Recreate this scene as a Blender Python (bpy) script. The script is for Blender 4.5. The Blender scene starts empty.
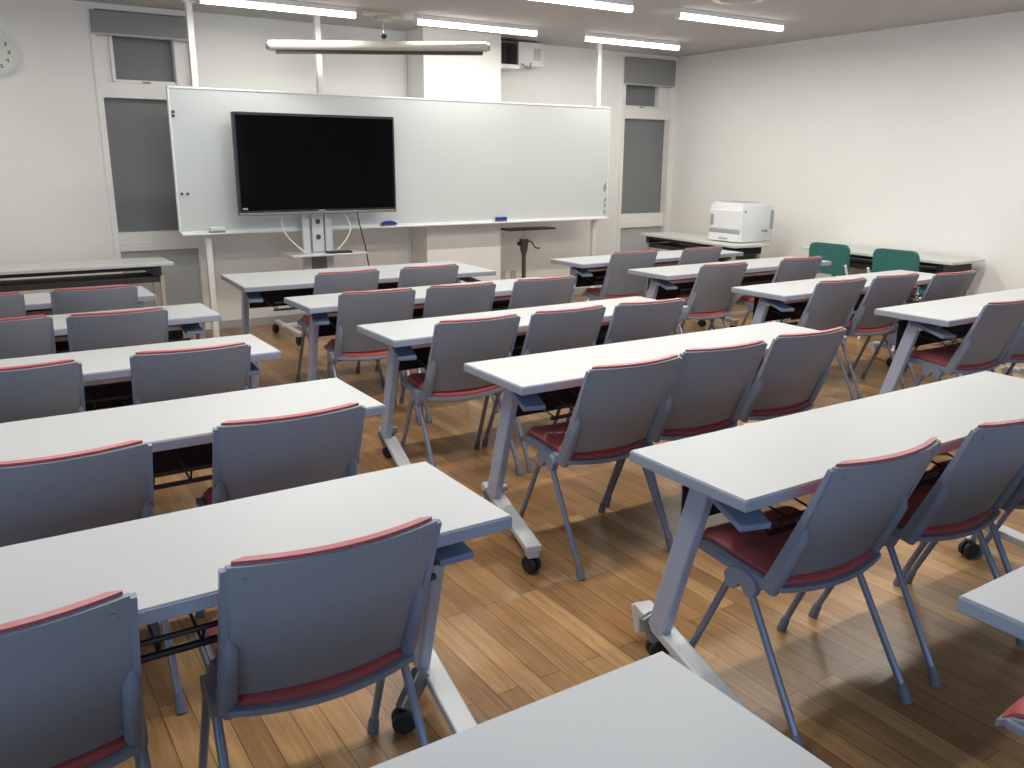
import bpy, bmesh, math, random
from mathutils import Vector, Matrix, Euler
R = math.radians
random.seed(4)
scn = bpy.context.scene
COL = scn.collection

# ------------------------------------------------------------------ materials
def nodes(name):
    m = bpy.data.materials.new(name); m.use_nodes = True
    nt = m.node_tree; b = nt.nodes['Principled BSDF']
    return m, nt, b

def mat(name, col, rough=.5, metal=0., noise=.0, scale=20., bump=0., coat=0., spec=.5, stretch=(1, 1, 1), lo=None):
    m, nt, b = nodes(name)
    b.inputs['Base Color'].default_value = (*col, 1)
    b.inputs['Roughness'].default_value = rough
    b.inputs['Metallic'].default_value = metal
    b.inputs['Specular IOR Level'].default_value = spec
    if coat:
        b.inputs['Coat Weight'].default_value = coat
        b.inputs['Coat Roughness'].default_value = .32; b.inputs['Sheen Weight'].default_value = .15; b.inputs['Sheen Roughness'].default_value = .4
    tc = nt.nodes.new('ShaderNodeTexCoord'); mp = nt.nodes.new('ShaderNodeMapping')
    mp.inputs['Scale'].default_value = stretch
    nz = nt.nodes.new('ShaderNodeTexNoise'); nz.inputs['Scale'].default_value = scale; nz.inputs['Detail'].default_value = 4
    nt.links.new(tc.outputs['Object'], mp.inputs['Vector']); nt.links.new(mp.outputs[0], nz.inputs['Vector'])
    if noise:
        mx = nt.nodes.new('ShaderNodeMix'); mx.data_type = 'RGBA'
        d = tuple(max(0, c * (1 - noise)) for c in col); l = tuple(min(1, c * (1 + noise)) for c in col)
        mx.inputs[6].default_value = (*d, 1); mx.inputs[7].default_value = (*l, 1)
        nt.links.new(nz.outputs['Fac'], mx.inputs[0]); nt.links.new(mx.outputs[2], b.inputs['Base Color'])
    if bump:
        bp = nt.nodes.new('ShaderNodeBump'); bp.inputs['Strength'].default_value = bump; bp.inputs['Distance'].default_value = .002
        nt.links.new(nz.outputs['Fac'], bp.inputs['Height']); nt.links.new(bp.outputs[0], b.inputs['Normal'])
    return m

def emit(name, col, s):
    m, nt, b = nodes(name)
    b.inputs['Base Color'].default_value = (.9, .9, .9, 1)
    b.inputs['Emission Color'].default_value = (*col, 1); b.inputs['Emission Strength'].default_value = s
    return m

def wood_floor():
    m, nt, b = nodes('oak_floor')
    N = nt.nodes.new; L = nt.links.new
    tc = N('ShaderNodeTexCoord'); mp = N('ShaderNodeMapping'); mp.inputs['Rotation'].default_value = (0, 0, R(90))
    L(tc.outputs['Object'], mp.inputs['Vector'])
    bk = N('ShaderNodeTexBrick'); bk.offset = .5; bk.offset_frequency = 2; bk.squash = 1
    bk.inputs['Scale'].default_value = 1; bk.inputs['Brick Width'].default_value = .91
    bk.inputs['Row Height'].default_value = .0757; bk.inputs['Mortar Size'].default_value = .0011
    bk.inputs['Mortar Smooth'].default_value = .1
    bk.inputs['Color1'].default_value = (.0, .0, .0, 1); bk.inputs['Color2'].default_value = (1, 1, 1, 1)
    bk.inputs['Mortar'].default_value = (.5, .5, .5, 1); bk.inputs['Bias'].default_value = 0
    L(mp.outputs[0], bk.inputs['Vector'])
    ramp = N('ShaderNodeValToRGB'); cr = ramp.color_ramp
    cr.elements[0].position = 0; cr.elements[0].color = (.25, .13, .054, 1)
    cr.elements[1].position = 1; cr.elements[1].color = (.44, .255, .112, 1)
    e = cr.elements.new(.4); e.color = (.32, .172, .072, 1)
    e = cr.elements.new(.75); e.color = (.37, .205, .088, 1)
    L(bk.outputs['Color'], ramp.inputs['Fac'])
    mp2 = N('ShaderNodeMapping'); mp2.inputs['Scale'].default_value = (28, 1.6, 1)
    L(tc.outputs['Object'], mp2.inputs['Vector'])
    nz = N('ShaderNodeTexNoise'); nz.inputs['Scale'].default_value = 2.2; nz.inputs['Detail'].default_value = 7; nz.inputs['Distortion'].default_value = 1.2
    L(mp2.outputs[0], nz.inputs['Vector'])
    rg = N('ShaderNodeMapRange'); rg.inputs['From Min'].default_value = .3; rg.inputs['From Max'].default_value = .7
    rg.inputs['To Min'].default_value = .74; rg.inputs['To Max'].default_value = 1.18
    L(nz.outputs['Fac'], rg.inputs['Value'])
    nb = N('ShaderNodeTexNoise'); nb.inputs['Scale'].default_value = 3.5; nb.inputs['Detail'].default_value = 3
    L(tc.outputs['Object'], nb.inputs['Vector'])
    rb = N('ShaderNodeMapRange'); rb.inputs['From Min'].default_value = .3; rb.inputs['From Max'].default_value = .7
    rb.inputs['To Min'].default_value = .85; rb.inputs['To Max'].default_value = 1.12
    L(nb.outputs['Fac'], rb.inputs['Value'])
    mm = N('ShaderNodeMath'); mm.operation = 'MULTIPLY'; L(rg.outputs[0], mm.inputs[0]); L(rb.outputs[0], mm.inputs[1])
    sc = N('ShaderNodeVectorMath'); sc.operation = 'SCALE'
    L(ramp.outputs[0], sc.inputs[0]); L(mm.outputs[0], sc.inputs['Scale'])
    mx = N('ShaderNodeMix'); mx.data_type = 'RGBA'; mx.inputs[7].default_value = (.045, .022, .01, 1)
    L(bk.outputs['Fac'], mx.inputs[0]); L(sc.outputs[0], mx.inputs[6])
    L(mx.outputs[2], b.inputs['Base Color'])
    rr = N('ShaderNodeMapRange'); rr.inputs['To Min'].default_value = .22; rr.inputs['To Max'].default_value = .40
    L(nb.outputs['Fac'], rr.inputs['Value']); L(rr.outputs[0], b.inputs['Roughness'])
    bp = N('ShaderNodeBump'); bp.inputs['Strength'].default_value = .12; bp.inputs['Distance'].default_value = .002; bp.invert = True
    ad = N('ShaderNodeMath'); ad.operation = 'MULTIPLY_ADD'; ad.inputs[1].default_value = .15
    L(nz.outputs['Fac'], ad.inputs[0]); L(bk.outputs['Fac'], ad.inputs[2]); L(ad.outputs[0], bp.inputs['Height'])
    L(bp.outputs[0], b.inputs['Normal'])
    b.inputs['Specular IOR Level'].default_value = .5
    return m

M = dict(
    floor=wood_floor(),
    wall=mat('wallpaper_white', (.81, .795, .75), .85, noise=.025, scale=3, bump=.12),
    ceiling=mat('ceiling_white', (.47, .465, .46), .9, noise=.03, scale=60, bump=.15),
    base=mat('baseboard_grey', (.42, .41, .40), .6),
    top=mat('table_laminate', (.45, .455, .465), .42, noise=.012, scale=90),
    edge=mat('edge_band_grey', (.28, .30, .36), .45, noise=.02),
    metal=mat('painted_silver_metal', (.40, .45, .58), .38, metal=.15, noise=.02),
    foot=mat('cast_pale_metal', (.56, .57, .58), .45, metal=.2, noise=.03),
    arm=mat('blue_grey_metal', (.16, .22, .33), .45, noise=.03),
    black=mat('black_plastic', (.012, .012, .014), .5, noise=.05),
    mesh=mat('black_panel', (.014, .013, .015), .8, noise=.1),
    shell=mat('grey_polypropylene', (.235, .245, .275), .5, noise=.03, scale=60, bump=.1),
    shell2=mat('grey_plastic_frame', (.21, .235, .30), .42, noise=.02, scale=60),
    red=mat('red_vinyl', (.42, .085, .09), .42, coat=.18, noise=.06, scale=160, bump=.25),
    leg=mat('grey_steel_tube', (.20, .23, .31), .33, metal=.4),
    cap=mat('grey_rubber', (.13, .14, .17), .6),
    hub=mat('hub_grey', (.5, .52, .55), .4, metal=.3),
    green=mat('green_fabric', (.025, .135, .12), .8, noise=.12, scale=300, bump=.3),
    white_metal=mat('white_powder_coat', (.78, .77, .73), .4),
    upvc=mat('white_window_frame', (.80, .77, .73), .45),
    blind=mat('grey_roller_blind', (.20, .205, .21), .8, noise=.03, scale=200, bump=.1),
    cassette=mat('grey_blind_valance', (.27, .265, .255), .75, noise=.03, scale=200),
    board=mat('whiteboard_enamel', (.58, .60, .59), .22, noise=.02, scale=2),
    boardframe=mat('whiteboard_aluminium', (.78, .78, .76), .4, metal=.2),
    frost=mat('frosted_lower_panel', (.46, .48, .48), .6),
    screen=mat('tv_screen_glass', (.0015, .0015, .002), .10, spec=.15),
    bezel=mat('tv_bezel', (.02, .02, .022), .3),
    silver=mat('silver_stand', (.60, .61, .62), .35, metal=.3),
    silverdk=mat('grey_stand_metal', (.22, .22, .22), .35, metal=.6),
    cream=mat('cream_casing', (.56, .53, .45), .35, metal=.25),
    dark=mat('dark_slot', (.03, .026, .022), .6),
    blue=mat('blue_eraser_plastic', (.02, .03, .30), .5),
    felt=mat('grey_felt', (.25, .25, .25), .9),
    printer=mat('printer_white', (.74, .75, .75), .4),
    printergrey=mat('printer_grey', (.33, .34, .36), .45),
    brown=mat('dark_brown_metal', (.075, .06, .05), .45),
    tan=mat('beige_plate', (.55, .50, .40), .5),
    outletm=mat('outlet_plate', (.50, .47, .38), .5),
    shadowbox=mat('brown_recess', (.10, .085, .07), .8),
    chrome=mat('chrome_rod', (.7, .7, .68), .2, metal=.8),
    clockface=mat('clock_face', (.66, .66, .56), .25),
    ink=mat('dark_ink', (.05, .06, .06), .6),
    grey=mat('light_grey_bar', (.50, .50, .50), .45),
    tube=emit('lamp_diffuser', (1, .985, .95), 5.0),
    folding=mat('folding_table_top', (.56, .57, .54), .4, noise=.02),
    foldleg=mat('folding_table_leg', (.50, .44, .36), .45, metal=.2),
    glass=mat('clock_glass', (.8, .8, .8), .1),
)

# ------------------------------------------------------------------ mesh helpers
class MB:
    def __init__(s): s.bm = bmesh.new()
    def box(s, a, b, bev=0.0, mtx=None, seg=2):
        """a, b opposite corners"""
        g = bmesh.ops.create_cube(s.bm, size=1)
        c = [(a[i] + b[i]) / 2 for i in range(3)]; d = [abs(b[i] - a[i]) for i in range(3)]
        T = Matrix.Translation(c) @ Matrix.Diagonal((*d, 1))
        if mtx: T = mtx @ T
        bmesh.ops.transform(s.bm, matrix=T, verts=g['verts'])
        if bev:
            vs = set(g['verts']); ed = [e for e in s.bm.edges if e.verts[0] in vs and e.verts[1] in vs]
            bmesh.ops.bevel(s.bm, geom=ed, offset=bev, segments=seg, profile=.5, affect='EDGES')
        return s
    def beam(s, p, q, w, h, up=(0, 0, 1), bev=0.0, w2=None, h2=None):
        p, q = Vector(p), Vector(q); d = (q - p).normalized(); u = Vector(up)
        if abs(d.dot(u.normalized())) > .999: u = Vector((0, 1, 0))
        sd = d.cross(u).normalized(); u = sd.cross(d).normalized()
        w2 = w if w2 is None else w2; h2 = h if h2 is None else h2
        vs = []
        for c, ww, hh in ((p, w, h), (q, w2, h2)):
            for i, j in ((-1, -1), (1, -1), (1, 1), (-1, 1)):
                vs.append(s.bm.verts.new(c + sd * (i * ww / 2) + u * (j * hh / 2)))
        fs = [(0, 1, 2, 3), (7, 6, 5, 4), (0, 4, 5, 1), (1, 5, 6, 2), (2, 6, 7, 3), (3, 7, 4, 0)]
        for f in fs: s.bm.faces.new([vs[i] for i in f])
        if bev:
            vset = set(vs); ed = [e for e in s.bm.edges if e.verts[0] in vset and e.verts[1] in vset]
            bmesh.ops.bevel(s.bm, geom=ed, offset=bev, segments=2, profile=.5, affect='EDGES')
        return s
    def tube(s, pts, r, n=10, cap=True):
        pts = [Vector(p) for p in pts]; rs = r if isinstance(r, (list, tuple)) else [r] * len(pts)
        rings = []; prev = None
        for i, p in enumerate(pts):
            if i == 0: d = pts[1] - p
            elif i == len(pts) - 1: d = p - pts[i - 1]
            else: d = (pts[i + 1] - p).normalized() + (p - pts[i - 1]).normalized()
            d.normalize()
            if prev is None:
                a = Vector((0, 0, 1)) if abs(d.z) < .9 else Vector((1, 0, 0))
                u = d.cross(a).normalized()
            else:
                u = (prev - d * prev.dot(d)).normalized()
            prev = u; w = d.cross(u)
            rings.append([s.bm.verts.new(p + (u * math.cos(2 * math.pi * k / n) + w * math.sin(2 * math.pi * k / n)) * rs[i]) for k in range(n)])
        for a, b in zip(rings, rings[1:]):
            for k in range(n): s.bm.faces.new([a[k], a[(k + 1) % n], b[(k + 1) % n], b[k]])
        if cap:
            s.bm.faces.new(rings[0][::-1]); s.bm.faces.new(rings[-1])
        return s
    def cyl(s, c, axis, r, h, n=24, bev=0):
        c = Vector(c); ax = Vector(axis).normalized()
        if bev: s.tube([c - ax * h / 2, c - ax * (h / 2 - bev), c + ax * (h / 2 - bev), c + ax * h / 2], [r - bev, r, r, r - bev], n)
        else: s.tube([c - ax * h / 2, c + ax * h / 2], r, n)
        return s
    def prism(s, poly, fn, lo, hi):
        """poly 2D outline, fn(u,v,w)->xyz ; extruded w lo..hi"""
        a = [s.bm.verts.new(fn(u, v, lo)) for u, v in poly]; b = [s.bm.verts.new(fn(u, v, hi)) for u, v in poly]
        n = len(poly)
        s.bm.faces.new(a[::-1]); s.bm.faces.new(b)
        for k in range(n): s.bm.faces.new([a[k], a[(k + 1) % n], b[(k + 1) % n], b[k]])
        return s
    def sheet(s, f, nu, nv, th):
        """closed slab from surface f(u,v)->Vector (0..1) thickened along th(u,v)->Vector"""
        A = [[s.bm.verts.new(f(i / nu, j / nv)) for j in range(nv + 1)] for i in range(nu + 1)]
        B = [[s.bm.verts.new(Vector(f(i / nu, j / nv)) + Vector(th(i / nu, j / nv))) for j in range(nv + 1)] for i in range(nu + 1)]
        for i in range(nu):
            for j in range(nv):
                s.bm.faces.new([A[i][j], A[i][j + 1], A[i + 1][j + 1], A[i + 1][j]])
                s.bm.faces.new([B[i][j], B[i + 1][j], B[i + 1][j + 1], B[i][j + 1]])
        for j in range(nv):
            s.bm.faces.new([A[0][j], B[0][j], B[0][j + 1], A[0][j + 1]])
            s.bm.faces.new([A[nu][j + 1], B[nu][j + 1], B[nu][j], A[nu][j]])
        for i in range(nu):
            s.bm.faces.new([A[i + 1][0], B[i + 1][0], B[i][0], A[i][0]])
            s.bm.faces.new([A[i][nv], B[i][nv], B[i + 1][nv], A[i + 1][nv]])
        return s
    def build(s, name, m, parent=None, smooth=None, label=None):
        bmesh.ops.recalc_face_normals(s.bm, faces=s.bm.faces)
        me = bpy.data.meshes.new(name); s.bm.to_mesh(me); s.bm.free()
        me.materials.append(M[m] if isinstance(m, str) else m)
        if smooth is not None:
            for p in me.polygons: p.use_smooth = True
            try: me.set_sharp_from_angle(angle=R(smooth))
            except Exception: pass
        o = bpy.data.objects.new(name, me); COL.objects.link(o); o.parent = parent
        if label: o['label'] = label
        return o

def thing(name, label, cat, loc=(0, 0, 0), rz=0, group=None):
    o = bpy.data.objects.new(name, None); COL.objects.link(o); o.empty_display_size = .1
    o.location = loc; o.rotation_euler = (0, 0, rz); o['label'] = label; o['category'] = cat
    if group: o['group'] = group
    return o
def tag(o, label, cat, group=None):
    o['label'] = label; o['category'] = cat
    if group: o['group'] = group
    return o
def struct(o): o['kind'] = 'structure'; return o
def copy_tree(o, parent=None):
    c = o.copy(); COL.objects.link(c); c.parent = parent
    for ch in list(kids[o.name]) if o.name in kids else []:
        k = copy_tree(bpy.data.objects[ch], c)
        kids.setdefault(c.name, []).append(k.name)
    return c
kids = {}
def index_kids():
    kids.clear()
    for o in bpy.data.objects:
        if o.parent: kids.setdefault(o.parent.name, []).append(o.name)

# ------------------------------------------------------------------ room shell
WX0, WX1, WY0, WY1, H = -2.6, 7.3, -3.2, 7.77, 2.655
struct(MB().box((WX0 - .2, WY0 - .2, -.1), (WX1 + .2, WY1 + .3, 0)).build('floor', 'floor'))
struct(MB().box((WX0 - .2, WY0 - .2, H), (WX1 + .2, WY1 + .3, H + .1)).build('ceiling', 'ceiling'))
struct(MB().box((WX1, WY0 - .2, 0), (WX1 + .15, WY1 + .3, H)).build('wall_right', 'wall'))
W1 = (1.09, 1.88); W2 = (6.48, 7.26)
wf = MB()
for a, b in ((WX0, W1[0]), (W1[1], W2[0]), (W2[1], WX1)): wf.box((a, WY1, 0), (b, WY1 + .25, H))
for w in (W1, W2): wf.box((w[0], WY1, 2.61), (w[1], WY1 + .25, H))
struct(wf.build('wall_front', 'wall'))
struct(MB().box((3.82, 7.42, 0), (4.66, WY1, H)).build('trim_1', 'wall'))          # protruding pier
# left wall and rear wall, each with window openings that let daylight in behind the camera
wl = MB().box((WX0 - .15, WY0, 0), (WX0, WY1, .9)).box((WX0 - .15, WY0, 2.3), (WX0, WY1, H))
wl.box((WX0 - .15, WY0, .9), (WX0, -2.6, 2.3)).box((WX0 - .15, 1.6, .9), (WX0, WY1, 2.3))
struct(wl.build('wall_left', 'wall'))
wb = MB().box((WX0, WY0 - .15, 0), (WX1, WY0, .9)).box((WX0, WY0 - .15, 2.35), (WX1, WY0, H))
wb.box((WX0, WY0 - .15, .9), (-2.0, WY0, 2.35)).box((4.6, WY0 - .15, .9), (WX1, WY0, 2.35))
struct(wb.build('wall_back', 'wall'))
# baseboards
bb = MB()
for a, b in ((WX0, W1[0]), (W1[1], 3.81), (4.66, W2[0])): bb.box((a, WY1 - .012, 0), (b, WY1, .07))
struct(bb.build('baseboard_front', 'base'))
struct(MB().box((3.81, 7.408, 0), (4.67, 7.42, .07)).box((3.808, 7.408, 0), (3.82, WY1, .07)).build('trim_2', 'base'))
struct(MB().box((WX1 - .012, WY0, 0), (WX1, WY1, .07)).build('baseboard_right', 'base'))
struct(MB().box((WX0, WY0, 0), (WX0 + .012, WY1, .07)).build('baseboard_left', 'base'))

def back_window(name, axis, lo, hi, z0, z1, pos):
    r = bpy.data.objects.new(name, None); COL.objects.link(r); struct(r)
    f = MB(); n = 4
    def P(t, y, z): return (t, y, z) if axis == 'x' else (y, t, z)
    for k in range(n + 1):
        t = lo + (hi - lo) * k / n
        f.box(P(t - .03, pos - .04, z0), P(t + .03, pos + .04, z1))
    for z in (z0 + .03, z1 - .03): f.box(P(lo, pos - .04, z - .03), P(hi, pos + .04, z + .03))
    f.build('window_frame', 'upvc', r)
back_window('window_3', 'y', -2.6, 1.6, .9, 2.3, WX0 - .08)
back_window('window_4', 'x', -2.0, 4.6, .9, 2.35, WY0 - .08)

def front_window(name, x0, x1, fl, fr, vz=2.43, tz=2.46):
    """narrow floor to ceiling window: fl, fr = widths of the frame left and right of the transom pane"""
    r = bpy.data.objects.new(name, None); COL.objects.link(r); struct(r)
    y = WY1
    f = MB()
    f.box((x0, y - .012, 0), (x0 + .045, y + .16, 2.61)).box((x1 - .045, y - .012, 0), (x1, y + .16, 2.61))
    f.box((x0 + .045, y + .05, tz), (x1 - .045, y + .16, 2.61))
    f.box((x0 + .045, y + .03, 1.955), (x1 - .045, y + .15, 2.075), .006)        # transom rail
    f.box((x0 + .045, y + .03, .79), (x1 - .045, y + .15, .885), .006)          # lower rail
    f.box((x0 + .05, y + .02, .725), (x1 - .05, y + .12, .80), .005)
    f.box((x0 + .045, y + .05, 0), (x1 - .045, y + .15, .10), .004)
    f.build('window_frame', 'upvc', r)
    s = MB()  # sash of the transom
    a, b = x0 + fl, x1 - fr
    s.box((x0 + .045, y + .05, 2.075), (a, y + .13, 2.46), .004).box((b, y + .05, 2.075), (x1 - .045, y + .13, 2.46), .004)
    s.box((a, y + .05, 2.075), (b, y + .13, 2.10), .003)
    s.box((a - .03, y + .03, 2.08), (a - .004, y + .1, 2.43), .004).box((b + .004, y + .03, 2.08), (b + .03, y + .1, 2.43), .004)
    s.build('window_sash', 'upvc', r)
    MB().box((a + (b - a) / 2 - .03, y + .025, 2.075), (a + (b - a) / 2 + .03, y + .05, 2.092), .004).build('window_latch', 'printergrey', r)
    MB().box((x0 + .045, y + .10, 2.08), (x1 - .045, y + .112, 2.46)).box((x0 + .045, y + .085, .885), (x1 - .045, y + .10, 1.955)).build('window_blind', 'blind', r)
    MB().box((x0 + .045, y + .06, .1), (x1 - .045, y + .07, .74)).build('lower_panel', 'frost', r)
    MB().box((x0 + .01, y - .03, vz), (x1 - .01, y + .05, 2.60), .004).build('blind_valance', 'cassette', r)
    MB().box((x0 + .01, y - .034, vz - .008), (x1 - .01, y + .05, vz + .004), .002).build('valance_rail', 'grey', r)
front_window('window_1', W1[0], W1[1], .165, .17)
struct(MB().box((W1[1] - .11, WY1 + .01, 0), (W1[1] - .046, WY1 + .10, 1.95), .004).build('trim_3', 'upvc'))
front_window('window_2', W2[0], W2[1], .09, .20, 2.325)

# ------------------------------------------------------------------ ceiling lamps
def lamp(label):
    t = thing('ceiling_lamp', label, 'ceiling lamp', group='strip lamps on the ceiling')
    MB().box((-.6, -.032, -.038), (.6, .032, 0), .004).build('lamp_base', 'white_metal', t)
    poly = [(-.03, -.036)] + [(.03 * math.cos(math.pi + math.pi * k / 10), -.048 + .03 * math.sin(math.pi + math.pi * k / 10)) for k in range(11)] + [(.03, -.036)]
    MB().prism(poly, lambda u, v, w: Vector((w, u, v)), -.6, .6).build('lamp_diffuser', 'tube', t, 40)
    for sx in (-1, 1): MB().box((sx * .60, -.034, -.08), (sx * .605, .034, 0), .003).build('end_cap', 'white_metal', t)
    l = bpy.data.lights.new('lamp_light', 'AREA'); l.shape = 'RECTANGLE'; l.size = 1.18; l.size_y = .05
    l.energy = LAMP_W; l.spread = R(178); l.color = (1, .985, .915)
    lo = bpy.data.objects.new('lamp_light', l); COL.objects.link(lo); lo.parent = t; lo.location = (0, 0, -.086)
    return t
LAMP_W = 16
rowA, rowB = 6.84, 5.36
vis = [(1.11 + 1.2, rowA, 'white strip lamp on ceiling above the television, leftmost of three over the front wall'),
       (1.11 + 2.95, rowA, 'white strip lamp on ceiling above the wall pier, middle of three over front wall'),
       (1.11 + 4.70, rowA, 'white strip lamp on ceiling above the whiteboard\'s right end, near the corner window'),
       (3.92, rowB, 'white strip lamp cut off by the top edge of the photo, near its middle'),
       (5.61, rowB, 'white strip lamp on ceiling nearest the right wall, farthest right in the photo')]
first = lamp(vis[0][2]); index_kids()
lamps = [first]; first.location = (vis[0][0], vis[0][1], H)
for x, y, lb in vis[1:]:
    c = copy_tree(first); c.location = (x, y, H); c['label'] = lb; lamps.append(c)
for y in (3.46, 2.20):                     # the same rows go on above and behind the camera
    for k in range(4):
        x = .45 + k * 1.74
        c = copy_tree(first); c.location = (x, y, H); c['label'] = 'white strip lamp of the rows above and behind the camera'
c = copy_tree(first); c.location = (1.9, rowB, H); c['label'] = 'white strip lamp above the frame, left of the row'
c = copy_tree(first); c.location = (-.6, rowA, H); c['label'] = 'white strip lamp above the clock, outside the frame'

for o in bpy.data.objects:       # same tubes over the front wall, turned down to keep the pier from overexposing
    if o.type == 'LIGHT' and o.parent and o.parent.location.y > 6:
        d = o.data.copy(); d.energy = LAMP_W * .62; o.data = d
# ------------------------------------------------------------------ tables
TH = .71; TW = 1.8; TD = .43
def caster(parent, x, y, ang=0):
    a = Vector((math.cos(ang), math.sin(ang), 0))
    w = MB()
    w.cyl(Vector((x, y, .034)) - a * .014, a, .033, .018, 20, .004).cyl(Vector((x, y, .034)) + a * .014, a, .033, .018, 20, .004)
    w.cyl((x, y, .034), a, .012, .05, 12)
    o = w.build('caster', 'black', parent, 40)
    return o
def make_table(panel=True, wire=False, TD=TD, inset=0):
    t = thing('training_table', '', 'table')
    X0, X1, Y0, Y1 = -TW / 2, TW / 2, -TD / 2, TD / 2
    MB().box((X0 + .003, Y0 + .003, TH - .004), (X1 - .003, Y1 - .003, TH), .0015, seg=1).build('tabletop', 'top', t)
    MB().box((X0, Y0, TH - .033), (X1, Y1, TH - .0035), .003).build('edge_band', 'edge', t, label='blue-grey edge of the table top')
    for sx in (-1, 1):
        xe = X0 + inset if sx < 0 else X1
        px = xe + (.122 if sx < 0 else -.05)
        # post leaning back towards the floor
        MB().beam((px, Y1 - .185, TH - .035), (px, Y1 - .03, .125), .036, .068, up=(0, 1, 0), bev=.006).build('leg', 'metal', t)
        # splayed foot with end caps
        if sx < 0: A = Vector((xe + .185, Y1 + .12, .118)); B = Vector((xe + .015, Y1 - .50, .105))
        else: A = Vector((xe + .01, Y1 + .14, .118)); B = Vector((xe - .10, Y1 - .49, .105))
        f = MB().beam(A, B, .062, .03, bev=.006)
        d = (B - A).normalized()
        f.beam(A + Vector((0, 0, .0)), A + Vector((0, 0, -.085)) + d * .02, .05, .07, up=d, bev=.006, h2=.03)
        f.beam(B - d * .025, B - d * .025 + Vector((0, 0, -.04)), .045, .045, up=d, bev=.006)
        fo = f.build('foot', 'foot', t, label='pale cast foot')
        ins = .03 if sx < 0 else -.09
        q = A + d * (.12); q2 = B - d * .03
        if sx > 0: q = Vector((xe - .14, Y1 - .115, 0))
        fo2 = caster(fo, q2.x, q2.y, .2); fo3 = caster(fo, q.x, q.y, 1.2)
        MB().beam((q.x, q.y, .062), (q.x + (px - q.x) * .8, q.y + .03, .14), .05, .03, up=(0, 1, 0), bev=.005).build('caster_arm', 'silverdk', fo)
        # release knob at the foot of the post
        kx = px - sx * .045
        MB().cyl((kx, Y1 - .02, .15), (1, 0, 0), .017, .05, 14, .004).build('knob', 'hub', t, 40)
        # hinge arm below the top
        ax = xe + (.14 if sx < 0 else -.13)
        MB().beam((ax, Y1 - .17, TH - .058), (ax - (.065 if sx < 0 else .0), Y0 + .028, TH - (.098 if sx < 0 else .088)), .088, .018, bev=.003).build('hinge_arm', 'arm', t, label='blue-grey hinge arm under the top')
        MB().cyl((px - .022 * (1 if sx < 0 else -1), Y1 - .165, TH - .075), (1, 0, 0), .008, .03, 10).build('bolt', 'hub', t, 40)
    MB().box((X0 + .11 + inset, Y1 - .22, TH - .10), (X1 - .06, Y1 - .19, TH - .078), .004).build('crossbar', 'white_metal', t)
    if panel:
        p = MB(); p.box((X0 + .17 + inset, Y1 - .05, .465), (X1 - .12, Y1 - .044, .635))
        for k in range(4):
            x = X0 + .3 + k * .4
            p.box((x - .01, Y1 - .05, .63), (x + .01, Y1 - .03, TH - .033))
        p.build('modesty_panel', 'mesh', t)
    if True:
        w = MB()
        zf = TH - .105 if wire else TH - .125
        for y, z, r in ((Y0 + .07, zf, .006), (Y0 + .10, zf - .05, .008), (Y1 - .08, zf - .01, .006)):
            w.tube([(X0 + .2 + inset, y, z), (X1 - .15, y, z)], r, 8)
        n = 14 if not wire else 18
        for k in range(n):
            x = X0 + .22 + inset + (TW - .4 - inset) * k / (n - 1)
            w.tube([(x, Y0 + .07, zf), (x, Y0 + .10, zf - .05), (x, Y1 - .08, zf - .01)], .0035, 6)
        w.build('wire_shelf', 'black', t)
    return t
tblA = make_table(True); tblB = make_table(False, True); tblC = make_table(True, False, .70); tblD = make_table(True, False, inset=.64); index_kids()
usedA = [False]
def put_table(proto, bx, by, label, col, rz=0, left=True):
    """bx, by: the far corner nearest the aisle (left end if left else right end)"""
    if not proto.get('_u'):
        o = proto; proto['_u'] = 1
    else:
        o = copy_tree(proto)
    if '_u' in o.keys() and o is not proto: del o['_u']
    c = Vector((TW / 2 if left else -TW / 2, -(.70 if proto is tblC else TD) / 2, 0)); c.rotate(Euler((0, 0, rz)))
    o.location = (bx + c.x, by + c.y, 0); o.rotation_euler = (0, 0, rz)
    o['label'] = label; o['category'] = 'table'; o['group'] = col
    return o
GT = 'white wheeled training tables'
put_table(tblA, .893, .914, 'white training table cut off by the bottom edge, nearest of the left column', GT, left=False)
put_table(tblB, .981, 1.936, 'white training table with black wire shelf, second nearest of the left column', GT, left=False)
put_table(tblA, 1.116, 2.915, 'white training table, third from the camera in the left column', GT, left=False)
put_table(tblA, 1.085, 3.885, 'white training table, fourth from the camera in the left column', GT, left=False)
put_table(tblA, 1.099, 4.889, 'white training table, fifth from the camera in the left column', GT, left=False)
put_table(tblA, .945, 5.744, 'white training table, farthest of the left column', GT, left=False)
put_table(tblD, 1.4875, .754, 'white training table corner at the right edge, nearest of the middle column', GT)
put_table(tblA, 1.502, 1.712, 'large white training table at right, second nearest of the middle column', GT, R(-.3))
put_table(tblA, 1.628, 2.867, 'white training table, third from the camera in the middle column', GT, R(-.8))
put_table(tblA, 1.580, 3.834, 'white training table, fourth from the camera in the middle column', GT)
put_table(tblA, 1.555, 4.849, 'white training table, fifth from the camera in the middle column', GT)
put_table(tblC, 1.510, 6.06, 'white training table before the television stand, farthest of the middle column', GT, R(-3))
put_table(tblA, 4.209, 2.817, 'white training table at the right edge, nearest of the right column', GT)
put_table(tblA, 4.144, 3.806, 'white training table, second nearest of the right column', GT)
put_table(tblA, 4.167, 4.856, 'white training table, third from the camera in the right column', GT)
put_table(tblA, 4.067, 5.705, 'white training table, farthest of the right column', GT)

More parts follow.
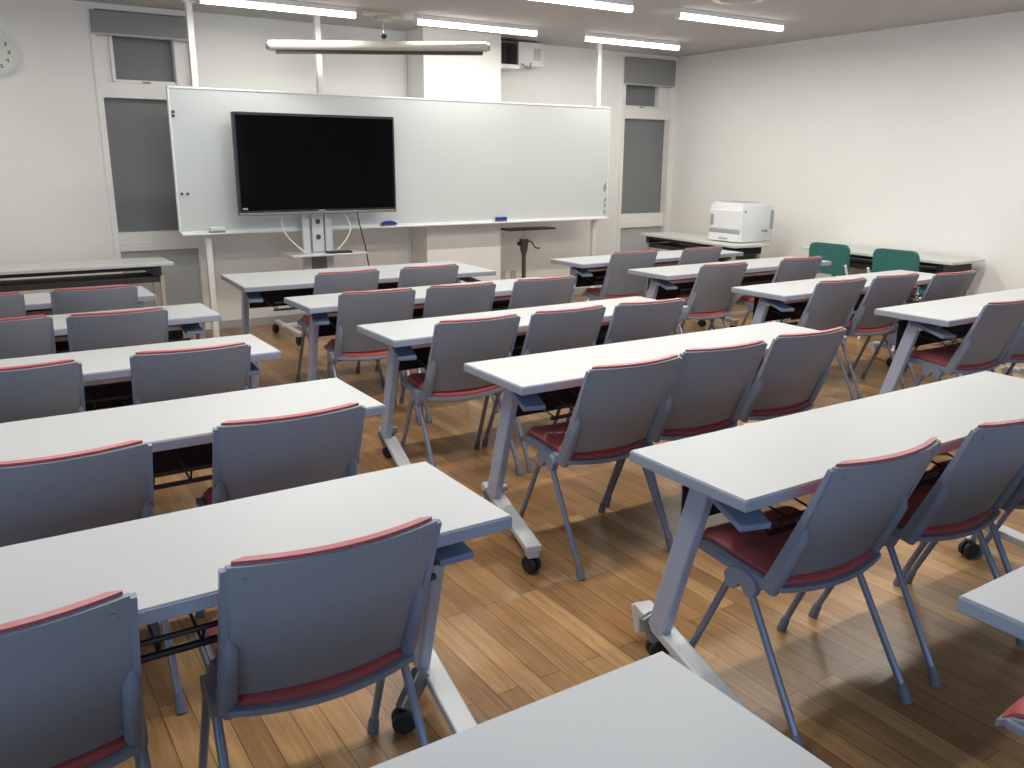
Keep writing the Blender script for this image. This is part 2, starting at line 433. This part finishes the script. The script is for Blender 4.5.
# ------------------------------------------------------------------ chairs
def make_chair():
    t = thing('stacking_chair', '', 'chair')
    HW = .203
    def back(u, v, off=0, bow=.038):          # u -1..1, v 0..1 bottom->top
        z = .442 + v * .349
        y = .147 * (1 - v) ** 1.05 - bow * (1 - u * u) + off
        return Vector((u * (HW + .004 * v), y, z))
    nrm = Vector((0, 1, .25)).normalized()
    def shell(uu, vv):
        u = uu * 2 - 1; return back(u, vv)
    MB().sheet(shell, 16, 8, lambda a, b: nrm * .010).build('backrest', 'shell', t, 35)
    # side frames wrap the back and swell into a sleeve near the seat
    for sx in (-1, 1):
        m = MB()
        p = [back(sx, .985), back(sx, .66), back(sx, .33), back(sx, 0), Vector((sx * HW, .168, .398))]
        pr = None
        for a, b, wa, wb_ in ((0, 1, .012, .018), (1, 2, .018, .024), (2, 3, .024, .032), (3, 4, .032, .036)):
            m.beam(p[a] + Vector((sx * .004, .007, 0)), p[b] + Vector((sx * .004, .007, 0)), .014, wa, up=(0, 1, .25), w2=.014, h2=wb_)
        m.build('side_frame', 'shell2', t, 40)
        s = MB()
        s.tube([back(sx, .50) + Vector((-sx * .004, .004, 0)), back(sx, .40) + Vector((-sx * .006, -.006, 0)), back(sx, .1) + Vector((-sx * .006, -.007, 0)), back(sx, -.14) + Vector((-sx * .006, -.005, 0))],
               [.004, .017, .019, .018], 12)
        s.build('back_sleeve', 'shell2', t, 50)
    def pad(uu, vv):
        u = uu * 2 - 1
        z0 = .412 + (.388) * vv
        v = (z0 - .442) / .349
        y = .147 * (1 - v) - .038 * (1 - u * u)
        return Vector((u * (HW - .006), y + .008, z0))
    def padth(uu, vv):
        u = uu * 2 - 1; e = min(1, (1 - abs(u)) * 8 + .25) * min(1, min(vv, 1 - vv) * 12 + .5)
        return nrm * .026 * e
    MB().sheet(pad, 16, 12, padth).build('back_cushion', 'red', t, 50)
    for sx in (-1, 1):
        for v in (.06, .92):
            c = back(sx * .86, v); MB().cyl(c + Vector((0, -.002, 0)), (0, 1, .2), .0038, .005, 10).build('screw', 'shell2', t, 40)
    # seat
    def seatf(uu, vv, w=HW, z=.420, y0=.125, y1=.472):
        u = uu * 2 - 1
        y = y0 + (y1 - y0) * vv
        rear = -.030 * (1 - u * u) * max(0, 1 - vv * 2.5)
        front = .020 * (1 - u * u) * max(0, vv * 2.5 - 1.5)
        dip = -.012 * (1 - u * u)
        wf_ = -.035 * max(0, (vv - .80) / .20) ** 2
        ww = w * (1 - .04 * vv)
        return Vector((u * ww, y + rear + front, z + dip + wf_ + .022 * vv))
    MB().sheet(lambda a, b: seatf(a, b), 14, 12, lambda a, b: Vector((0, 0, -.014))).build('seat_shell', 'shell2', t, 40)
    def sp(a, b): return seatf(a, b, HW - .014, .422, .138, .468)
    def spt(a, b):
        u = a * 2 - 1; e = min(1, (1 - abs(u)) * 9 + .3) * min(1, min(b, 1 - b) * 10 + .35)
        return Vector((0, 0, .030 * e))
    MB().sheet(sp, 16, 14, spt).build('seat_cushion', 'red', t, 50)
    # rounded hubs where the legs meet
    for sx in (-1, 1):
        poly = []
        for k in range(13):
            a = math.pi * k / 12
            poly.append((.252 + .058 * math.cos(a), .388 + .036 * math.sin(a)))
        poly += [(.252 - .046, .36), (.252 - .024, .355), (.252, .385), (.252 + .024, .355), (.252 + .046, .36)]
        MB().prism(poly, lambda u, v, w: Vector((w, u, v)), sx * .197, sx * .224).build('leg_hub', 'shell2', t, 40)
        # skirts that join hub and seat
        MB().beam((sx * .203, .16, .406), (sx * .196, .45, .417), .016, .034, bev=.004, h2=.02).build('seat_rail', 'shell2', t)
        for y, yf, nm in ((.292, .458, 'leg'), (.232, .002, 'leg')):
            a = Vector((sx * .211, y, .388)); b = Vector((sx * .222, yf, .012))
            mid = a.lerp(b, .5)
            lg = MB().tube([a, mid, b], .0105, 12).build(nm, 'leg', t, 40)
            d = (b - a).normalized()
            MB().tube([b - d * .045, b - d * .03, Vector((b.x, b.y, .0))], [.0115, .0145, .016], 12).build('foot_cap', 'cap', lg, 40)
    MB().tube([(-.2, .252, .375), (.2, .252, .375)], .009, 8).build('stretcher', 'leg', t, 40)
    # rear rail of the seat, bowed backwards
    pts = []
    def rr(a, b):
        u = a * 2 - 1
        return Vector((u * (HW - .004), .150 - .040 * (1 - u * u), .386 + .012 * u * u + b * .024))
    MB().sheet(rr, 14, 2, lambda a, b: Vector((0, .014, 0))).build('rear_rail', 'shell2', t, 40)
    return t
chair = make_chair(); index_kids()
first_used = False
def put_chair(cx, y0, deg, label, z=0):
    """cx, y0: point below the middle of the top edge's corners"""
    global first_used
    o = chair if not first_used else copy_tree(chair)
    first_used = True
    o.location = (cx * .9723, y0 * .9723, 0); o.rotation_euler = (0, 0, R(deg * .7))
    o['label'] = label; o['category'] = 'chair'; o['group'] = 'grey and red stacking chairs at the tables'
    return o
GL = 'grey-backed red chair '
chairs = [
    # left column
    (.545, 1.455, -3, 'large ' + GL + 'in the foreground, right of the two at the wire-shelf table'),
    (-.045, 1.458, -3, 'grey-backed chair cut off at the left bottom edge, foremost on the left'),
    (.752, 2.322, -2, GL + 'at the third left-column table, right of two'),
    (.135, 2.290, -3, GL + 'at the third left-column table, left of two'),
    (.712, 3.380, -5, GL + 'at the fourth left-column table, right of two'),
    (.100, 3.395, -4, GL + 'at the fourth left-column table, left of two'),
    (.604, 4.400, -2.5, GL + 'at the fifth left-column table, right of two'),
    (.105, 4.462, -3, GL + 'at the fifth left-column table, left of two'),
    (.620, 5.305, -4, GL + 'at the farthest left-column table, right of two'),
    (.045, 5.315, -2, GL + 'at the farthest left-column table, left of two'),
    # middle column
    (1.865, .245, -2, 'chair at the bottom right corner, only its red seat corner showing'),
    (1.935, 1.200, -2, 'large ' + GL + 'at the big right-hand table, leftmost of three'),
    (2.545, 1.185, -4, GL + 'at the big right-hand table, middle of three'),
    (3.06, 1.16, -3, GL + 'at the right edge, only its seat and legs partly showing'),
    (2.045, 2.305, -1.5, GL + 'at the third middle-column table, leftmost of three'),
    (2.535, 2.330, -7, GL + 'at the third middle-column table, middle of three'),
    (3.075, 2.34, -4, GL + 'at the third middle-column table, rightmost of three'),
    (2.0, 3.365, -4, GL + 'at the fourth middle-column table, leftmost of three'),
    (2.521, 3.355, -2, GL + 'at the fourth middle-column table, middle of three'),
    (3.030, 3.325, -7, GL + 'at the fourth middle-column table, rightmost of three'),
    (1.95, 4.392, -9, GL + 'at the fifth middle-column table, leftmost of three'),
    (2.478, 4.364, -7, GL + 'at the fifth middle-column table, middle of three'),
    (3.072, 4.350, -5, GL + 'at the fifth middle-column table, rightmost of three'),
    (2.135, 5.275, 0, GL + 'at the farthest middle-column table, left of two'),
    (2.735, 5.262, -1.5, GL + 'at the farthest middle-column table, right of two'),
    # right column
    (4.72, 2.345, -5, GL + 'at the nearest right-column table, its seat showing'),
    (5.235, 2.33, -5, GL + 'cut off by the right edge, at the nearest right-column table'),
    (4.64, 3.341, -5, GL + 'at the second right-column table, leftmost of three'),
    (5.158, 3.307, -5, GL + 'at the second right-column table, middle of three'),
    (5.638, 3.190, -6, GL + 'at the second right-column table, rightmost of three'),
    (4.635, 4.327, -5, GL + 'at the third right-column table, left of two'),
    (5.458, 4.306, -5, GL + 'at the third right-column table, right of two'),
    (4.612, 5.285, -8, GL + 'at the farthest right-column table, left of two'),
    (5.355, 5.260, -2, GL + 'at the farthest right-column table, right of two'),
]
for c in chairs: put_chair(*c)

# green padded chairs facing the right wall
def make_green(label):
    t = thing('padded_chair', label, 'chair', group='green padded chairs')
    # local: width along X, faces +Y
    def rounded(w, h, r, n=6):
        o = []
        for cx, cy, a0 in ((w - r, h - r, 0), (-w + r, h - r, 90), (-w + r, -h + r, 180), (w - r, -h + r, 270)):
            for k in range(n + 1):
                a = R(a0 + 90 * k / n); o.append((cx + r * math.cos(a), cy + r * math.sin(a)))
        return o
    b = MB().prism(rounded(.20, .135, .06), lambda u, v, w: Vector((u, w - .12 * (v) * .6, .655 + v)), -.02, .025)
    b.build('backrest', 'green', t, 40)
    MB().prism(rounded(.205, .20, .06), lambda u, v, w: Vector((u, .25 + v, .42 + w)), -.03, .025).build('seat', 'green', t, 40)
    for sx in (-1, 1):
        x = sx * .215
        MB().tube([(x, -.05, .62), (x, .03, .42), (x * 1.05, -.06, .0)], .011, 10).build('leg', 'white_metal', t, 40)
        MB().tube([(x, .03, .405), (x, .40, .405), (x * 1.05, .46, .0)], .011, 10).build('leg', 'white_metal', t, 40)
    MB().tube([(-.215, .1, .385), (.215, .1, .385)], .01, 8).build('stretcher', 'white_metal', t, 40)
    return t
g1 = make_green('green padded chair, left of the pair at the right-wall table'); index_kids()
g1.location = (6.53, 4.88, 0); g1.rotation_euler = (0, 0, R(-90))
g2 = copy_tree(g1); g2['label'] = 'green padded chair, right of the pair at the right-wall table'
g2.location = (6.55, 4.24, 0)

# ------------------------------------------------------------------ folding tables along the walls
def folding(label, L, W, loc, rz, open_end=1):
    t = thing('folding_table', label, 'table', loc, rz, group='folding tables along the walls')
    h = TH
    MB().box((-L / 2, -W / 2, h - .025), (L / 2, W / 2, h), .004).build('tabletop', 'folding', t)
    f = MB()
    for s in (-1, 1): f.box((-L / 2 + .10, s * (W / 2 - .06) - .012, h - .055), (L / 2 - .10, s * (W / 2 - .06) + .012, h - .025))
    for s in (-1, 1): f.box((s * (L / 2 - .12) - .03, -W / 2 + .03, h - .10), (s * (L / 2 - .12) + .03, W / 2 - .03, h - .025))
    f.build('apron', 'black', t)
    MB().box((-L / 2 + .10, -W / 2 + .04, h - .150), (L / 2 - .10, W / 2 - .07, h - .108), .002).build('shelf', 'dark', t)
    for s in (-1, 1):
        x = s * (L / 2 - .085)
        lg = MB()
        for q in (-1, 1): lg.beam((x, q * (W / 2 - .07), h - .1), (x, q * (W / 2 - .07), .015), .028, .028)
        lg.beam((x, -W / 2 + .03, .03), (x, W / 2 - .03, .03), .03, .03).beam((x, -W / 2 + .07, .32), (x, W / 2 - .07, .32), .02, .02)
        lg.build('leg_frame', 'foldleg', t)
    return t
folding('long white folding table under the clock on the left', 1.8, .45, (.49, 7.19, 0), 0)
folding('white folding table carrying the printer in the far right corner', 1.60, .45, (6.56, 6.50, 0), R(83))
folding('white folding table along the right wall behind the green chairs', 1.5, .48, (7.0, 4.62, 0), R(90))

# ------------------------------------------------------------------ printer
pt = thing('laser_printer', 'white and pale grey laser printer on the corner folding table', 'printer', (6.68, 6.08, TH))
MB().box((-.22, -.22, .006), (.23, .21, .365), .012).build('printer_body', 'printer', pt, 40)
MB().box((-.232, -.205, .13), (-.215, .205, .315), .004).build('front_cover', 'printer', pt)
MB().box((-.226, -.20, .088), (-.215, .20, .12), .003).build('tray_slot', 'printergrey', pt)
d = MB().box((-.234, -.205, .010), (-.215, .205, .082), .005).build('paper_tray', 'printer', pt)
MB().box((-.24, -.06, .030), (-.232, .06, .045), .003).build('tray_handle', 'printergrey', d)
MB().box((-.20, -.20, .362), (.12, .20, .385), .01).build('top_cover', 'printer', pt)
MB().box((-.238, .145, .16), (-.23, .185, .27), .003).build('control_panel', 'printergrey', pt)
MB().box((.185, -.228, .13), (.225, -.218, .31), .002).build('side_vent', 'printergrey', pt)
MB().box((.07, -.228, .10), (.15, -.218, .125), .002).build('side_grip', 'printergrey', pt)
MB().cyl((-.18, -.222, .305), (0, 1, 0), .009, .006, 12).build('power_button', 'black', pt)
MB().box((-.17, -.18, .378), (.08, .16, .39), .004, mtx=Matrix.Rotation(R(-2), 4, 'Y')).build('output_tray', 'printergrey', pt)

# ------------------------------------------------------------------ whiteboard
WBY = 7.2
wbx0, wbx1, wbz0, wbz1 = 1.503, 5.862, .903, 2.024
w = thing('whiteboard', 'wide white board mounted on poles across the front wall', 'whiteboard', ((wbx0 + wbx1) / 2, WBY, (wbz0 + wbz1) / 2))
hx, hz = (wbx1 - wbx0) / 2, (wbz1 - wbz0) / 2
MB().box((-hx + .012, 0, -hz + .012), (hx - .012, .03, hz - .012)).build('board_surface', 'board', w)
fr = MB()
fr.box((-hx, -.006, hz - .016), (hx, .034, hz), .003).box((-hx, -.006, -hz), (hx, .034, -hz + .016), .003)
fr.box((-hx, -.006, -hz), (-hx + .014, .034, hz), .003).box((hx - .014, -.006, -hz), (hx, .034, hz), .003)
fr.build('board_frame', 'boardframe', w)
MB().box((-hx + .01, -.05, -hz - .012), (hx - .01, .03, -hz + .002), .003).build('pen_tray', 'boardframe', w)
mk = MB()
rnd = random.Random(3)
for zz, n in ((.30, 5), (.14, 4), (.05, 3)):
    for k in range(n):
        x = hx - .045 + rnd.uniform(-.018, .018); z = -hz + zz + rnd.uniform(-.035, .035)
        mk.tube([(x, -.001, z), (x + rnd.uniform(-.02, .02), -.001, z + .02), (x + rnd.uniform(-.015, .02), -.001, z + .038)], .0025, 5)
mk.build('marker_scribble', 'ink', w, label='small dark handwriting at the right edge')
for i, (x, z, lb) in enumerate(((1.535, 1.835, 'small black magnet at the board\'s upper left edge, upper of two'),
                 (1.535, 1.805, 'small black magnet at the board\'s upper left edge, lower of two'),
                 (1.545, 1.215, 'small black magnet low at the board\'s left edge, left of two'),
                 (1.59, 1.215, 'small black magnet low at the board\'s left edge, right of two'))):
    tag(MB().cyl((x, WBY - .006, z), (0, 1, 0), .011, .012, 14, .003).build('magnet', 'ink', None, 40), lb, 'magnet', 'magnets on the whiteboard')
def eraser(x, label, dome, m):
    t = thing('board_eraser', label, 'eraser', (x, WBY - .028, wbz0 + .0025), group='erasers on the pen tray')
    if dome:
        MB().prism([(-.075, .012)] + [(-.075 * math.cos(math.pi * k / 10), .012 + .034 * math.sin(math.pi * k / 10)) for k in range(1, 10)] + [(.075, .012)], lambda u, v, w_: Vector((u, w_, v)), -.02, .02).build('grip', m, t, 40)
    else:
        MB().box((-.06, -.02, .012), (.06, .02, .045), .008).build('grip', m, t)
    MB().box((-.06, -.019, 0), (.06, .019, .012)).build('felt_pad', 'felt', t)
eraser(3.31, 'domed blue board eraser just right of the television', True, 'blue')
eraser(4.51, 'boxy blue board eraser further right along the whiteboard tray', False, 'blue')
eraser(1.79, 'small white board eraser at the left end of the tray', False, 'printer')
def pole(x, label):
    t = thing('support_pole', label, 'pole', (x, 7.28, 0), group='poles carrying the whiteboard')
    MB().box((-.024, -.024, .01), (.024, .024, H - .01), .004).build('shaft', 'white_metal', t)
    MB().box((-.05, -.04, 0), (.05, .04, .012), .003).build('base_plate', 'white_metal', t)
    MB().box((-.05, -.04, H - .012), (.05, .04, H), .003).build('top_plate', 'white_metal', t)
pole(1.735, 'white floor-to-ceiling pole in front of the left window')
pole(2.76, 'white floor-to-ceiling pole above and behind the television')
pole(5.745, 'white floor-to-ceiling pole at the board\'s right end, left of right window')

# ------------------------------------------------------------------ television on its stand
TX, TY = 2.60, 6.95
tv = thing('television', 'large black flat television in front of the whiteboard, screen off', 'television', (TX, TY, 1.045))
MB().box((-.685, 0, 0), (.685, .05, .795), .008).build('bezel', 'bezel', tv)
MB().box((-.665, -.003, .04), (.665, .004, .775)).build('screen', 'screen', tv)
MB().box((-.685, -.006, 0), (.685, .01, .022), .003).build('lower_trim', 'silverdk', tv, label='grey lower trim strip')
MB().box((-.35, .05, .15), (.35, .10, .62), .02).build('rear_housing', 'black', tv)
lg = MB()
for k in range(6): lg.box((-.03 + k * .011, -.0045, .027), (-.03 + k * .011 + .007, -.003, .035))
lg.build('maker_mark', 'hub', tv, label='tiny pale lettering below the screen')
MB().box((-.655, -.0045, .048), (-.615, -.003, .062)).build('sticker', 'printergrey', tv, label='small grey sticker at the lower left corner')
sd = thing('television_stand', 'silver wheeled stand with shelf holding up the television', 'stand', (TX, TY + .145, 0))
for x in (-.10, .10): MB().box((x - .032, -.025, .12), (x + .032, .025, 1.6), .006).build('column', 'silver', sd)
c = MB().box((-.05, -.03, .72), (.05, -.02, 1.55), .003).build('cable_cover', 'silver', sd)
for z in (.845, .975, 1.1): MB().cyl((0, -.031, z), (0, 1, 0), .022, .006, 18).build('cable_hole', 'ink', c, 40)
MB().box((-.11, -.015, .14), (.11, .015, .70), .003).build('rear_plate', 'silverdk', sd)
MB().box((-.30, -.225, .70), (.36, .075, .716), .004).build('shelf', 'silver', sd)
MB().box((-.2, -.044, 1.18), (.2, -.026, 1.6), .003).build('mounting_plate', 'silverdk', sd)
MB().box((-.36, -.03, .085), (.36, .03, .12), .006).build('base_bar', 'silver', sd)
for s in (-1, 1):
    b = MB().beam((s * .33, -.40, .09), (s * .30, .30, .09), .05, .035, bev=.006).build('base_leg', 'silver', sd)
    for y in (-.36, .26):
        w_ = MB(); w_.cyl((s * .33 - .012, y, .036), (1, 0, 0), .036, .018, 18, .004).cyl((s * .33 + .012, y, .036), (1, 0, 0), .036, .018, 18, .004).box((s * .33 - .01, y - .012, .036), (s * .33 + .01, y + .012, .075))
        w_.build('caster', 'black', b, 40)
tag(MB().box((-.11, -.05, 0), (.10, .04, .018), .005).build('media_box', 'black'), 'small flat black box on the television stand shelf', 'media box').location = (TX + .13, TY - .02, .7165)
def cable(pts, r, m, label, name='cable'):
    tag(MB().tube(pts, r, 7).build(name, m, None, 60), label, 'cable', 'cables behind the television')
def arc(x0, z0, x1, z1, y, bulge, n=12):
    o = []
    for k in range(n + 1):
        s = k / n
        o.append((x0 + (x1 - x0) * s + bulge * math.sin(math.pi * s), y, z0 + (z1 - z0) * s))
    return o
cable(arc(TX - .30, 1.10, TX - .14, .725, TY + .068, -.09), .006, 'white_metal', 'white cable looping down left of the television stand column')
cable(arc(TX + .17, 1.10, TX + .14, .725, TY + .068, .12), .006, 'white_metal', 'white cable looping down right of the television stand column')
cable([(TX + .33, TY + .068, 1.10), (TX + .36, TY + .07, .95), (TX + .42, TY + .1, .75), (TX + .50, TY + .2, .5), (TX + .6, TY + .3, .1), (TX + .7, TY + .35, .008)], .006, 'brown', 'dark cable hanging from the television\'s right side to the floor')
MBc = MB().tube([(3.800, 7.756, 0), (3.800, 7.756, H)], .009, 8).build('conduit', 'white_metal', None, 40)
tag(MBc, 'thin white conduit running up the wall left of the pier', 'pipe')

# ------------------------------------------------------------------ hanging projection screen case
A = Vector((2.262, 7.05, 2.351)); B = Vector((4.115, 6.78, 2.440))
ctr = (A + B) / 2
ps = thing('projection_screen', 'rolled-up projection screen in a cream case hanging from the ceiling', 'projection screen', (ctr.x, ctr.y, ctr.z))
a, b = A - ctr, B - ctr; dd = (b - a).normalized()
MB().tube([a, a + dd * .01, b - dd * .01, b], [.034, .042, .042, .034], 20).build('case', 'cream', ps, 40)
MB().beam(a + dd * .06 - Vector((0, 0, .045)), b - dd * .05 - Vector((0, 0, .05)), .04, .03).build('slot_bar', 'dark', ps, label='dark bar under the case')
for p in (a, b): MB().cyl(p, dd, .032, .03, 14, .004).build('end_cap', 'silverdk', ps, 40)
MB().tube([Vector((.0, 0, .03)), Vector((0, 0, H - ctr.z - .01))], .006, 8).build('hanging_rod', 'chrome', ps, 40)
MB().cyl((0, -.02, .075), (0, 1, 0), .02, .03, 14, .004).build('hook', 'dark', ps, 40)
MB().box((-.17, -.05, H - ctr.z - .03), (.17, .05, H - ctr.z), .006).box((-.06, -.04, H - ctr.z - .06), (.06, .04, H - ctr.z - .03), .006).build('ceiling_bracket', 'cream', ps)

# ------------------------------------------------------------------ duct box by the pier
du = thing('air_duct_box', 'grey air outlet box high on the wall right of the pier', 'air duct', (4.66, WY1, 2.38))
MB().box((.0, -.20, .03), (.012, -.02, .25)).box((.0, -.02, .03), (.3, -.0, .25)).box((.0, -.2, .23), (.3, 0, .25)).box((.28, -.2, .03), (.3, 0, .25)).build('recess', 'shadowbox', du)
MB().box((.0, -.22, -.01), (.31, 0, .03), .004).build('ledge', 'upvc', du)
MB().box((.30, -.18, .03), (.62, 0, .255), .006).build('casing', 'wall', du)
MB().box((.50, -.19, .09), (.58, -.178, .2), .003).build('access_plate', 'tan', du)
MB().tube([(.34, -.19, .05), (.38, -.20, .02), (.44, -.20, .01), (.46, -.19, .06)], .006, 8).build('pipe_hook', 'silverdk', du, 40)

# ------------------------------------------------------------------ music-stand like lectern
st = thing('pedestal_stand', 'dark brown height-adjustable pedestal stand below the whiteboard, right of the pier', 'stand', (5.0, 7.50, 0))
MB().beam((-.25, 0, .795), (.33, 0, .795), .22, .018, bev=.004).build('top_plate', 'brown', st)
MB().tube([(0, 0, .03), (0, 0, .62)], .022, 14).build('pole', 'brown', st, 40)
MB().tube([(0, 0, .60), (0, 0, .785)], .012, 12).build('inner_tube', 'chrome', st, 40)
MB().tube([(0, 0, .52), (0, 0, .58), (0, 0, .69)], [.022, .04, .05], 14).build('collar', 'brown', st, 40)
MB().tube([(0, -.02, .68), (.07, -.04, .66), (.11, -.05, .60), (.16, -.06, .59)], .009, 8).build('lever', 'brown', st, 40)
MB().cyl((-.055, 0, .645), (1, 0, 0), .022, .04, 14, .004).build('knob', 'black', st, 40)
MB().beam((-.25, 0, .02), (.25, 0, .02), .05, .03, bev=.006).beam((0, -.2, .02), (0, .2, .02), .05, .03, bev=.006).build('base', 'brown', st)
for i, (x, z, lb) in enumerate(((4.905, .265, 'beige wall socket beside the pier, left of two'), (5.04, .265, 'beige wall socket by the pedestal stand, right of two'))):
    t = thing('wall_socket', lb, 'socket', (x, WY1, z), group='wall sockets low on the front wall')
    MB().box((-.035, -.008, -.06), (.035, 0, .06), .003).build('plate', 'outletm', t)
    MB().box((-.018, -.010, -.035), (.018, -.007, .035), .002).build('receptacle', 'tan', t)

# ------------------------------------------------------------------ clock
ck = thing('wall_clock', 'round white wall clock high on the wall at the left edge', 'clock', (.40, WY1, 2.243))
MB().tube([(0, 0, 0), (0, -.035, 0), (0, -.045, 0)], [.172, .172, .160], 48).build('case', 'printer', ck, 40)
MB().cyl((0, -.046, 0), (0, 1, 0), .150, .004, 48).build('dial', 'clockface', ck, 40)
FD = {'1': ['010', '110', '010', '010', '111'], '2': ['111', '001', '111', '100', '111'], '3': ['111', '001', '111', '001', '111'], '4': ['101', '101', '111', '001', '001'],
      '5': ['111', '100', '111', '001', '111'], '6': ['111', '100', '111', '101', '111'], '7': ['111', '001', '001', '010', '010'], '8': ['111', '101', '111', '101', '111'],
      '9': ['111', '101', '111', '001', '111'], '0': ['111', '101', '101', '101', '111']}
for h in range(1, 13):
    a = R(90 - 30 * h); cx, cz = .115 * math.cos(a), .115 * math.sin(a); s = .0052
    n = MB(); st_ = str(h); wtot = len(st_) * 4 - 1
    for i, ch in enumerate(st_):
        for rr_, row in enumerate(FD[ch]):
            for cc, v in enumerate(row):
                if v == '1':
                    x = cx + (i * 4 + cc - wtot / 2) * s; z = cz + (2.5 - rr_) * s
                    n.box((x, -.0495, z - s), (x + s, -.048, z))
    n.build('numeral', 'ink', ck)
MB().beam((0, -.050, 0), (.04, -.050, .06), .008, .002, up=(0, 1, 0)).build('hour_hand', 'ink', ck)
MB().beam((0, -.051, 0), (-.09, -.051, .03), .006, .002, up=(0, 1, 0)).build('minute_hand', 'ink', ck)

# ceiling vent just inside the top edge
vt = thing('ceiling_vent', 'round ceiling air vent cut off by the photo\'s top edge', 'ceiling vent', (5.07, 4.78, H))
for i, r in enumerate((.25, .20, .15)):
    MB().tube([(0, 0, -.004 - .006 * i), (0, 0, -.012 - .006 * i)], [r, r - .02], 36).build('vent_ring', 'cream' if i % 2 else 'ceiling', vt, 40)

# ------------------------------------------------------------------ world, camera
wd = bpy.data.worlds.new('World'); scn.world = wd; wd.use_nodes = True
bg = wd.node_tree.nodes['Background']; bg.inputs[0].default_value = (.44, .68, 1, 1); bg.inputs[1].default_value = 2.9
for nm, loc, rot, sx, sy in (('window_3_portal', (WX0 - .02, -.5, 1.6), (0, R(-90), 0), 1.4, 4.2), ('window_4_portal', (1.3, WY0 - .02, 1.62), (R(90), 0, 0), 6.6, 1.45)):
    l = bpy.data.lights.new(nm, 'AREA'); l.shape = 'RECTANGLE'; l.size = sx; l.size_y = sy
    l.cycles.is_portal = True
    o = bpy.data.objects.new(nm, l); COL.objects.link(o); o.location = loc; o.rotation_euler = rot

f, pit, yaw, rol = 850.761, R(14.7695), R(32.9555), R(.373)
cam = bpy.data.cameras.new('camera'); co = bpy.data.objects.new('camera', cam); COL.objects.link(co); scn.camera = co
cam.sensor_width = 36; cam.sensor_fit = 'HORIZONTAL'; cam.lens = f / 1024 * 36; cam.clip_start = .05
cy, sy = math.cos(yaw), math.sin(yaw)
fw = Vector((sy * math.cos(pit), cy * math.cos(pit), -math.sin(pit))); rt = Vector((cy, -sy, 0)); up = rt.cross(fw)
r2 = rt * math.cos(rol) + up * math.sin(rol); u2 = -rt * math.sin(rol) + up * math.cos(rol)
mw = Matrix((r2, u2, -fw)).transposed().to_4x4(); mw.translation = (0, 0, 1.493)
co.matrix_world = mw

vs = scn.view_settings
vs.view_transform = 'Standard'; vs.look = 'None'; vs.gamma = 1; vs.use_curve_mapping = False
vs.exposure = .28
scn.cycles.use_denoising = True
scn.cycles.max_bounces = 8; scn.cycles.diffuse_bounces = 5; scn.cycles.glossy_bounces = 4
scn.cycles.sample_clamp_indirect = 6
for o in bpy.data.objects:
    if '_u' in o.keys(): del o['_u']
